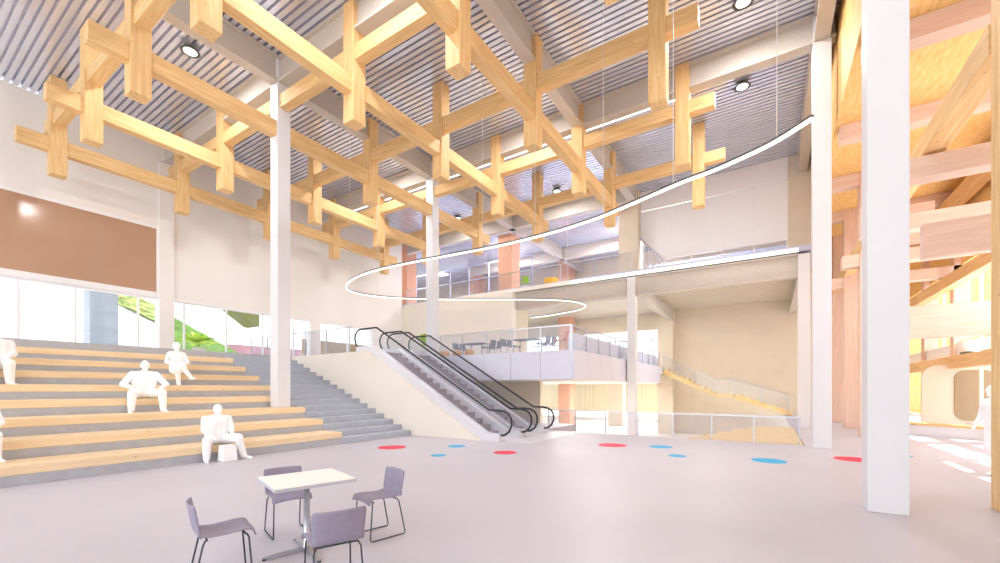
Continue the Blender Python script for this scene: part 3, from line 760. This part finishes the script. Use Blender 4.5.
def head(bm, c, fwd, k=1., hair=0):
    c = Vector(c); f = Vector(fwd).normalized(); l = Vector((0,0,1)).cross(f).normalized(); R = Matrix((f, l, Vector((0,0,1)))).transposed().to_4x4()
    ellip(bm, c+Vector((0,0,.015*k)), (.1*k, .079*k, .108*k), R)
    ellip(bm, c+f*.022*k-Vector((0,0,.055*k)), (.068*k, .06*k, .068*k), R)       # jaw
    capsule(bm, c+f*.095*k+Vector((0,0,.008*k)), c+f*.112*k-Vector((0,0,.026*k)), .009*k, .014*k, 8)   # nose
    for s in (-1, 1):
        ellip(bm, c+l*.08*k*s-f*.008*k-Vector((0,0,.01*k)), (.02*k, .011*k, .032*k), R)     # ears
        ellip(bm, c+f*.092*k+l*.034*k*s+Vector((0,0,.028*k)), (.012*k, .024*k, .008*k), R)      # brow
        ellip(bm, c+f*.085*k+l*.033*k*s+Vector((0,0,.008*k)), (.012*k, .015*k, .010*k), R)      # eye
    ellip(bm, c+f*.088*k-Vector((0,0,.05*k)), (.012*k, .026*k, .008*k), R)         # lips
    ellip(bm, c+f*.074*k-Vector((0,0,.088*k)), (.02*k, .022*k, .018*k), R)          # chin
    if hair: ellip(bm, c-f*.02*k+Vector((0,0,.03*k)), (.105*k, .092*k, .108*k), R); ellip(bm, c-f*.1*k+Vector((0,0,.05*k)), (.05*k, .05*k, .05*k), R)
def figure(J, label, loc, rotz, bulk=1., skirt=False, hair=0, headfwd=(1,0,0), sc=1.):
    """J: joints in local metres, x forward, y left, z up"""
    bm = B(); V = Vector
    P, C, N, H = V(J['pelvis']), V(J['chest']), V(J['neck']), V(J['head'])
    lat_ = V((0, 1, 0))
    ellip(bm, P, (.125*bulk, .175*bulk, .12)); 
    for s in (-1, 0, 1):
        capsule(bm, C+V((0, .085*s*bulk, .03)), P+V((0, .075*s*bulk, .03)), .122*bulk, .115*bulk)
    ellip(bm, C, (.128*bulk, .2*bulk, .19))
    for s in (-1, 1): capsule(bm, N-V((0, 0, .035)), C+V((0, .17*s*bulk, .11)), .06, .068)
    capsule(bm, C+V((0,0,.1)), N, .09, .06); capsule(bm, N, H-V((0,0,.05)), .053, .052)
    head(bm, H, headfwd, 1., hair)
    for s, n in ((1, 'l'), (-1, 'r')):
        hip, kn, an = P+V((.0, .095*s*bulk, -.01)), V(J['knee_'+n]), V(J['ankle_'+n])
        capsule(bm, hip, kn, .1*bulk, .078*bulk); capsule(bm, kn, (kn*.62+an*.38)+(V((-.012,0,0))), .076*bulk, .07*bulk); capsule(bm, (kn*.62+an*.38)+V((-.012,0,0)), an, .07*bulk, .054*bulk)
        toe = V(J.get('toe_'+n, an+V((.17, .03*s, -.055))))
        heel = an+V((-.04, 0, -.045)); capsule(bm, an, heel, .042, .034); capsule(bm, heel, toe, .036, .03); capsule(bm, an, (heel*.4+toe*.6)+V((0,0,.015)), .04, .032)
        sh, el, wr = C+V((0, .185*s*bulk, .1)), V(J['elbow_'+n]), V(J['wrist_'+n])
        capsule(bm, C+V((0, .1*s, .11)), sh, .075, .064); capsule(bm, sh, el, .07*bulk, .054*bulk); capsule(bm, el, wr, .054*bulk, .034)
        hd = V(J.get('hand_'+n, (wr-el))); pn = V(J.get('palm_'+n, (0, -s*.3, -1)))
        hand(bm, wr, hd, pn, -s)
    if skirt:
        for n in 'lr': capsule(bm, P+V((.05, 0, -.01)), V(J['knee_'+n])+V((-.03, 0, -.02)), .15, .115)
    me = bpy.data.meshes.new('tmp'); bm.to_mesh(me); bm.free()
    o = bpy.data.objects.new('person', me); COL.objects.link(o)
    md = o.modifiers.new('r', 'REMESH'); md.mode = 'VOXEL'; md.voxel_size = .0085; md.use_smooth_shade = True
    sm = o.modifiers.new('s', 'SMOOTH'); sm.factor = .5; sm.iterations = 2
    dg = bpy.context.evaluated_depsgraph_get(); ev = o.evaluated_get(dg)
    nm = bpy.data.meshes.new_from_object(ev); o.modifiers.clear(); o.data = nm; nm.name = 'person'
    nm.materials.clear(); nm.materials.append(M['purewhite'])
    o.location = loc; o.rotation_euler.z = rotz; o.scale = (sc,)*3
    return tag(o, label, 'person')
def seated(seat, footz, fx=.42, ft=.3, spread=.2, kz=None, elb=.30, bend=.0, hands='knee'):
    """seat/foot heights relative to the figure's origin at seat level 0"""
    kz = .13 if kz is None else kz
    J = dict(pelvis=(0, 0, .115), chest=(bend*.6, 0, .46), neck=(.01+bend, 0, .64), head=(.035+bend*1.15, 0, .775))
    for s, n in ((1, 'l'), (-1, 'r')):
        J['knee_'+n] = (fx, spread*s, kz); J['ankle_'+n] = (ft+.06, (spread+.02)*s, footz+.085)
        J['toe_'+n] = (ft+.24, (spread+.07)*s, footz+.032)
        J['elbow_'+n] = (.06+bend, elb*s, .33); J['wrist_'+n] = (fx-.12, (spread-.0)*s, kz+.12)
        J['hand_'+n] = (.8, -.1*s, -.25); J['palm_'+n] = (0, 0, -1)
    return J
fwdcam = math.radians(-98)
bz = lambda k: .185+.346*(k-1)+.172
# person in the middle, hands on knees, elbows wide
J = seated(0, -.346, fx=.40, ft=.33, spread=.27, elb=.40, bend=.06)
figure(J, 'white figure sitting with elbows wide and hands on knees on the middle bench', (4.23, 13.62, bz(4)), fwdcam, 1.16, sc=1.08)
# woman with crossed legs higher up
J = seated(0, -.346, fx=.38, ft=.26, spread=.06, elb=.23)
J['knee_l'] = (.40, .05, .2); J['ankle_l'] = (.50, .22, -.09); J['toe_l'] = (.62, .29, -.13)
J['ankle_r'] = (.33, -.02, -.346+.085); J['toe_r'] = (.49, -.03, -.346+.03)
J['elbow_l'] = (.1, .25, .33); J['elbow_r'] = (.1, -.25, .33); J['wrist_l'] = (.28, .07, .27); J['wrist_r'] = (.28, -.07, .25)
J['hand_l'] = (.5, -.6, -.1); J['hand_r'] = (.5, .6, -.1)
figure(J, 'white figure sitting cross legged on an upper bench in front of the plant', (5.58, 15.40, bz(6)), fwdcam, .9, True, 1, sc=1.08)
# man on the lowest bench with a box at his feet
J = seated(0, -.355, fx=.40, ft=.30, spread=.16, elb=.27, bend=.03)
J['knee_r'] = (.26, -.28, .12); J['ankle_r'] = (.26, -.29, -.27); J['toe_r'] = (.42, -.33, -.325)
J['knee_l'] = (.36, .30, .14); J['ankle_l'] = (.34, .42, -.27); J['toe_l'] = (.47, .53, -.325)
J['wrist_l'] = (.28, .2, .24); J['wrist_r'] = (.2, -.16, .2)
figure(J, 'white figure of a man sitting on the lowest bench behind a small white box', (4.70, 10.82, bz(1)), math.radians(-92), 1.2, headfwd=(1, .2, 0), sc=1.04)
tg = thing('foot_box', 'small white box on the floor between the seated man\'s feet', 'box', (4.79, 10.43, 0))
bm = prism(B(), [(-.19,-.13),(.13,-.13),(.13,.13),(-.19,.13)], 'z', 0, .34)
for v in bm.verts:
    if v.co.z > .1: v.co.x *= .88; v.co.y *= .88
bmesh.ops.bevel(bm, geom=list(bm.edges), offset=.015, segments=2, affect='EDGES'); bmesh.ops.translate(bm, verts=bm.verts, vec=(4.79, 10.43, 0))
obj('body', bm, 'purewhite', tg)
obj('lid', bbox_(4.63, 4.90, 10.32, 10.54, .335, .36, bev=.008), 'purewhite', tg)
# left edge, upper
J = seated(0, -.346, fx=.38, ft=.28, spread=.13, elb=.26, bend=.02)
figure(J, 'white figure sitting upright at the left edge of the picture, high on the benches', (1.95, 15.42, bz(6)), math.radians(-85), 1.2, sc=1.15)
# left edge, lower
J = seated(0, -.346, fx=.42, ft=.32, spread=.17, elb=.28, bend=.05)
figure(J, 'white figure cut off by the left edge, sitting low on the benches', (1.27, 11.72, bz(2)), math.radians(-88), 1.1)
# walker on the right
J = dict(pelvis=(0,0,.95), chest=(.02,0,1.27), neck=(.03,0,1.46), head=(.055,0,1.60))
J.update(knee_l=(.12,.1,.52), ankle_l=(.12,.11,.09), toe_l=(.28,.13,.03), knee_r=(.02,-.1,.5), ankle_r=(-.2,-.11,.14), toe_r=(-.05,-.12,.03),
         elbow_l=(-.1,.26,1.12), wrist_l=(.02,.27,.9), elbow_r=(.0,-.26,1.1), wrist_r=(.16,-.2,.95), hand_l=(.3,0,-.9), hand_r=(.6,.2,-.6))
figure(J, 'white figure walking in the sunlit annex at the right edge', (11.95, -3.66, 0), math.radians(120), .95)

# ------------------------------------------------------------------ light
w = bpy.data.worlds.new('sky'); SC.world = w; w.use_nodes = True
nt = w.node_tree; bg = nt.nodes['Background']
bg.inputs['Color'].default_value = (.90, .95, 1.0, 1); bg.inputs['Strength'].default_value = 1.5
def lamp(kind, name, loc, e, rot=(0,0,0), col=(1,1,1), **kw):
    d = bpy.data.lights.new(name, kind); d.energy = e; d.color = col
    for k, v in kw.items(): setattr(d, k, v)
    o = bpy.data.objects.new(name, d); COL.objects.link(o); o.location = loc; o.rotation_euler = rot; return o
sd = Vector((-.20, .33, -.95)).normalized()
s = lamp('SUN', 'sun', (30, -40, 50), 3., col=(1, .95, .86), angle=math.radians(.6)); s.rotation_euler = sd.to_track_quat('-Z', 'Y').to_euler()
for x, y, z, e in ((26, 9, 7.2, 95), (26, 3, 7.2, 110), (29, 11, 7.2, 70), (24, 11, 1.9, 90), (30, 11, 1.9, 110), (38, 14, 1.9, 140), (38, 9, 1.9, 140), (20, 8.3, 1.9, 50)):
    lamp('AREA', 'soffit_fill_light', (x, y, z), e, col=(1, .97, .93), size=1.2)  # fill lights added to brighten the bays below gallery and terrace
for k, (x, y, lab) in enumerate(((5.78, 7.78, 'round fill lamp added under the roof deck above the bench boards'), (5.78, 14.97, 'round fill lamp added under the roof deck in the far left roof bay'), (12.97, 0.6, 'round fill lamp added under the roof deck near the right end of the lattice'), (12.97, 7.78, 'round fill lamp added under the roof deck in the middle of the hall'), (12.97, 14.97, 'round fill lamp added under the roof deck above the escalators'),
        (16.6, 0.8, 'round fill lamp added under the roof deck beside the column where the light ring starts'), (20.2, 9.4, 'round fill lamp added under the roof deck above the terrace'), (20.2, 16.0, 'round fill lamp added under the roof deck near the back wall'), (5.78, 0.6, 'round fill lamp added under the roof deck nearest the camera'))):
    t = thing('added_bay_lamp', lab, 'lamp', (x, y, 11.95), 'added fill lamps')  # invented fixtures, added to lift the hall's overall light
    obj('shade', lathe(B(), [(.2, 11.96), (.26, 11.95), (.14, 12.07), (.10, 12.09)], 20, (x, y)), 'housing', t, True)
    obj('lens', lathe(B(), [(.18, 11.945), (.18, 11.96)], 20, (x, y)), 'led', t)
    lamp('AREA', 'added_bay_light', (x, y, 11.93), 85, col=(.97, .98, 1), shape='DISK', size=.5)
for x, y in ((25, 4), (27, 9), (27, 17), (25, 25)):
    lamp('AREA', 'gallery_fill_light', (x, y, 11.9), 300, col=(1, .97, .93), size=1.2)  # fill lights added to brighten the upper gallery

for k, (x, lab) in enumerate(((11.6, 'small box uplighter added on the annex window beam, hidden by the nearest column'), (15.8, 'small box uplighter added in the middle of the annex window beam'), (20.4, 'small box uplighter added toward the back of the annex window beam'))):
    tag(obj('fill_uplighter', bbox_(x-.25, x+.25, Y2+.04, Y2+.26, 2.80, 2.88, bev=.008), 'housing'), lab, 'lamp')  # box and lamp added to brighten the annex undersides
    lamp('AREA', 'fill_uplight', (x, Y2+.15, 2.9), 50, rot=(PI, 0, 0), col=(1, .96, .9), size=.45)
# ------------------------------------------------------------------ camera
F, HZ, CX, TH = 421.96, 388.3, 501.02, .5675
cd = bpy.data.cameras.new('camera'); cam = bpy.data.objects.new('camera', cd); COL.objects.link(cam)
cam.location = (0, 0, 1.65); cam.rotation_euler = (PI/2, 0, TH-PI/2)
cd.sensor_width = 36; cd.sensor_fit = 'HORIZONTAL'; cd.lens = F/1000*36
cd.shift_x = (500-CX)/1000; cd.shift_y = (HZ-281.5)/1000
cd.clip_start = .05; cd.clip_end = 500
SC.camera = cam
for o in SC.objects:
    if '_b' in o: del o['_b']

vs = SC.view_settings
vs.view_transform = 'Standard'; vs.look = 'None'; vs.exposure = .98; vs.gamma = 1; vs.use_curve_mapping = False
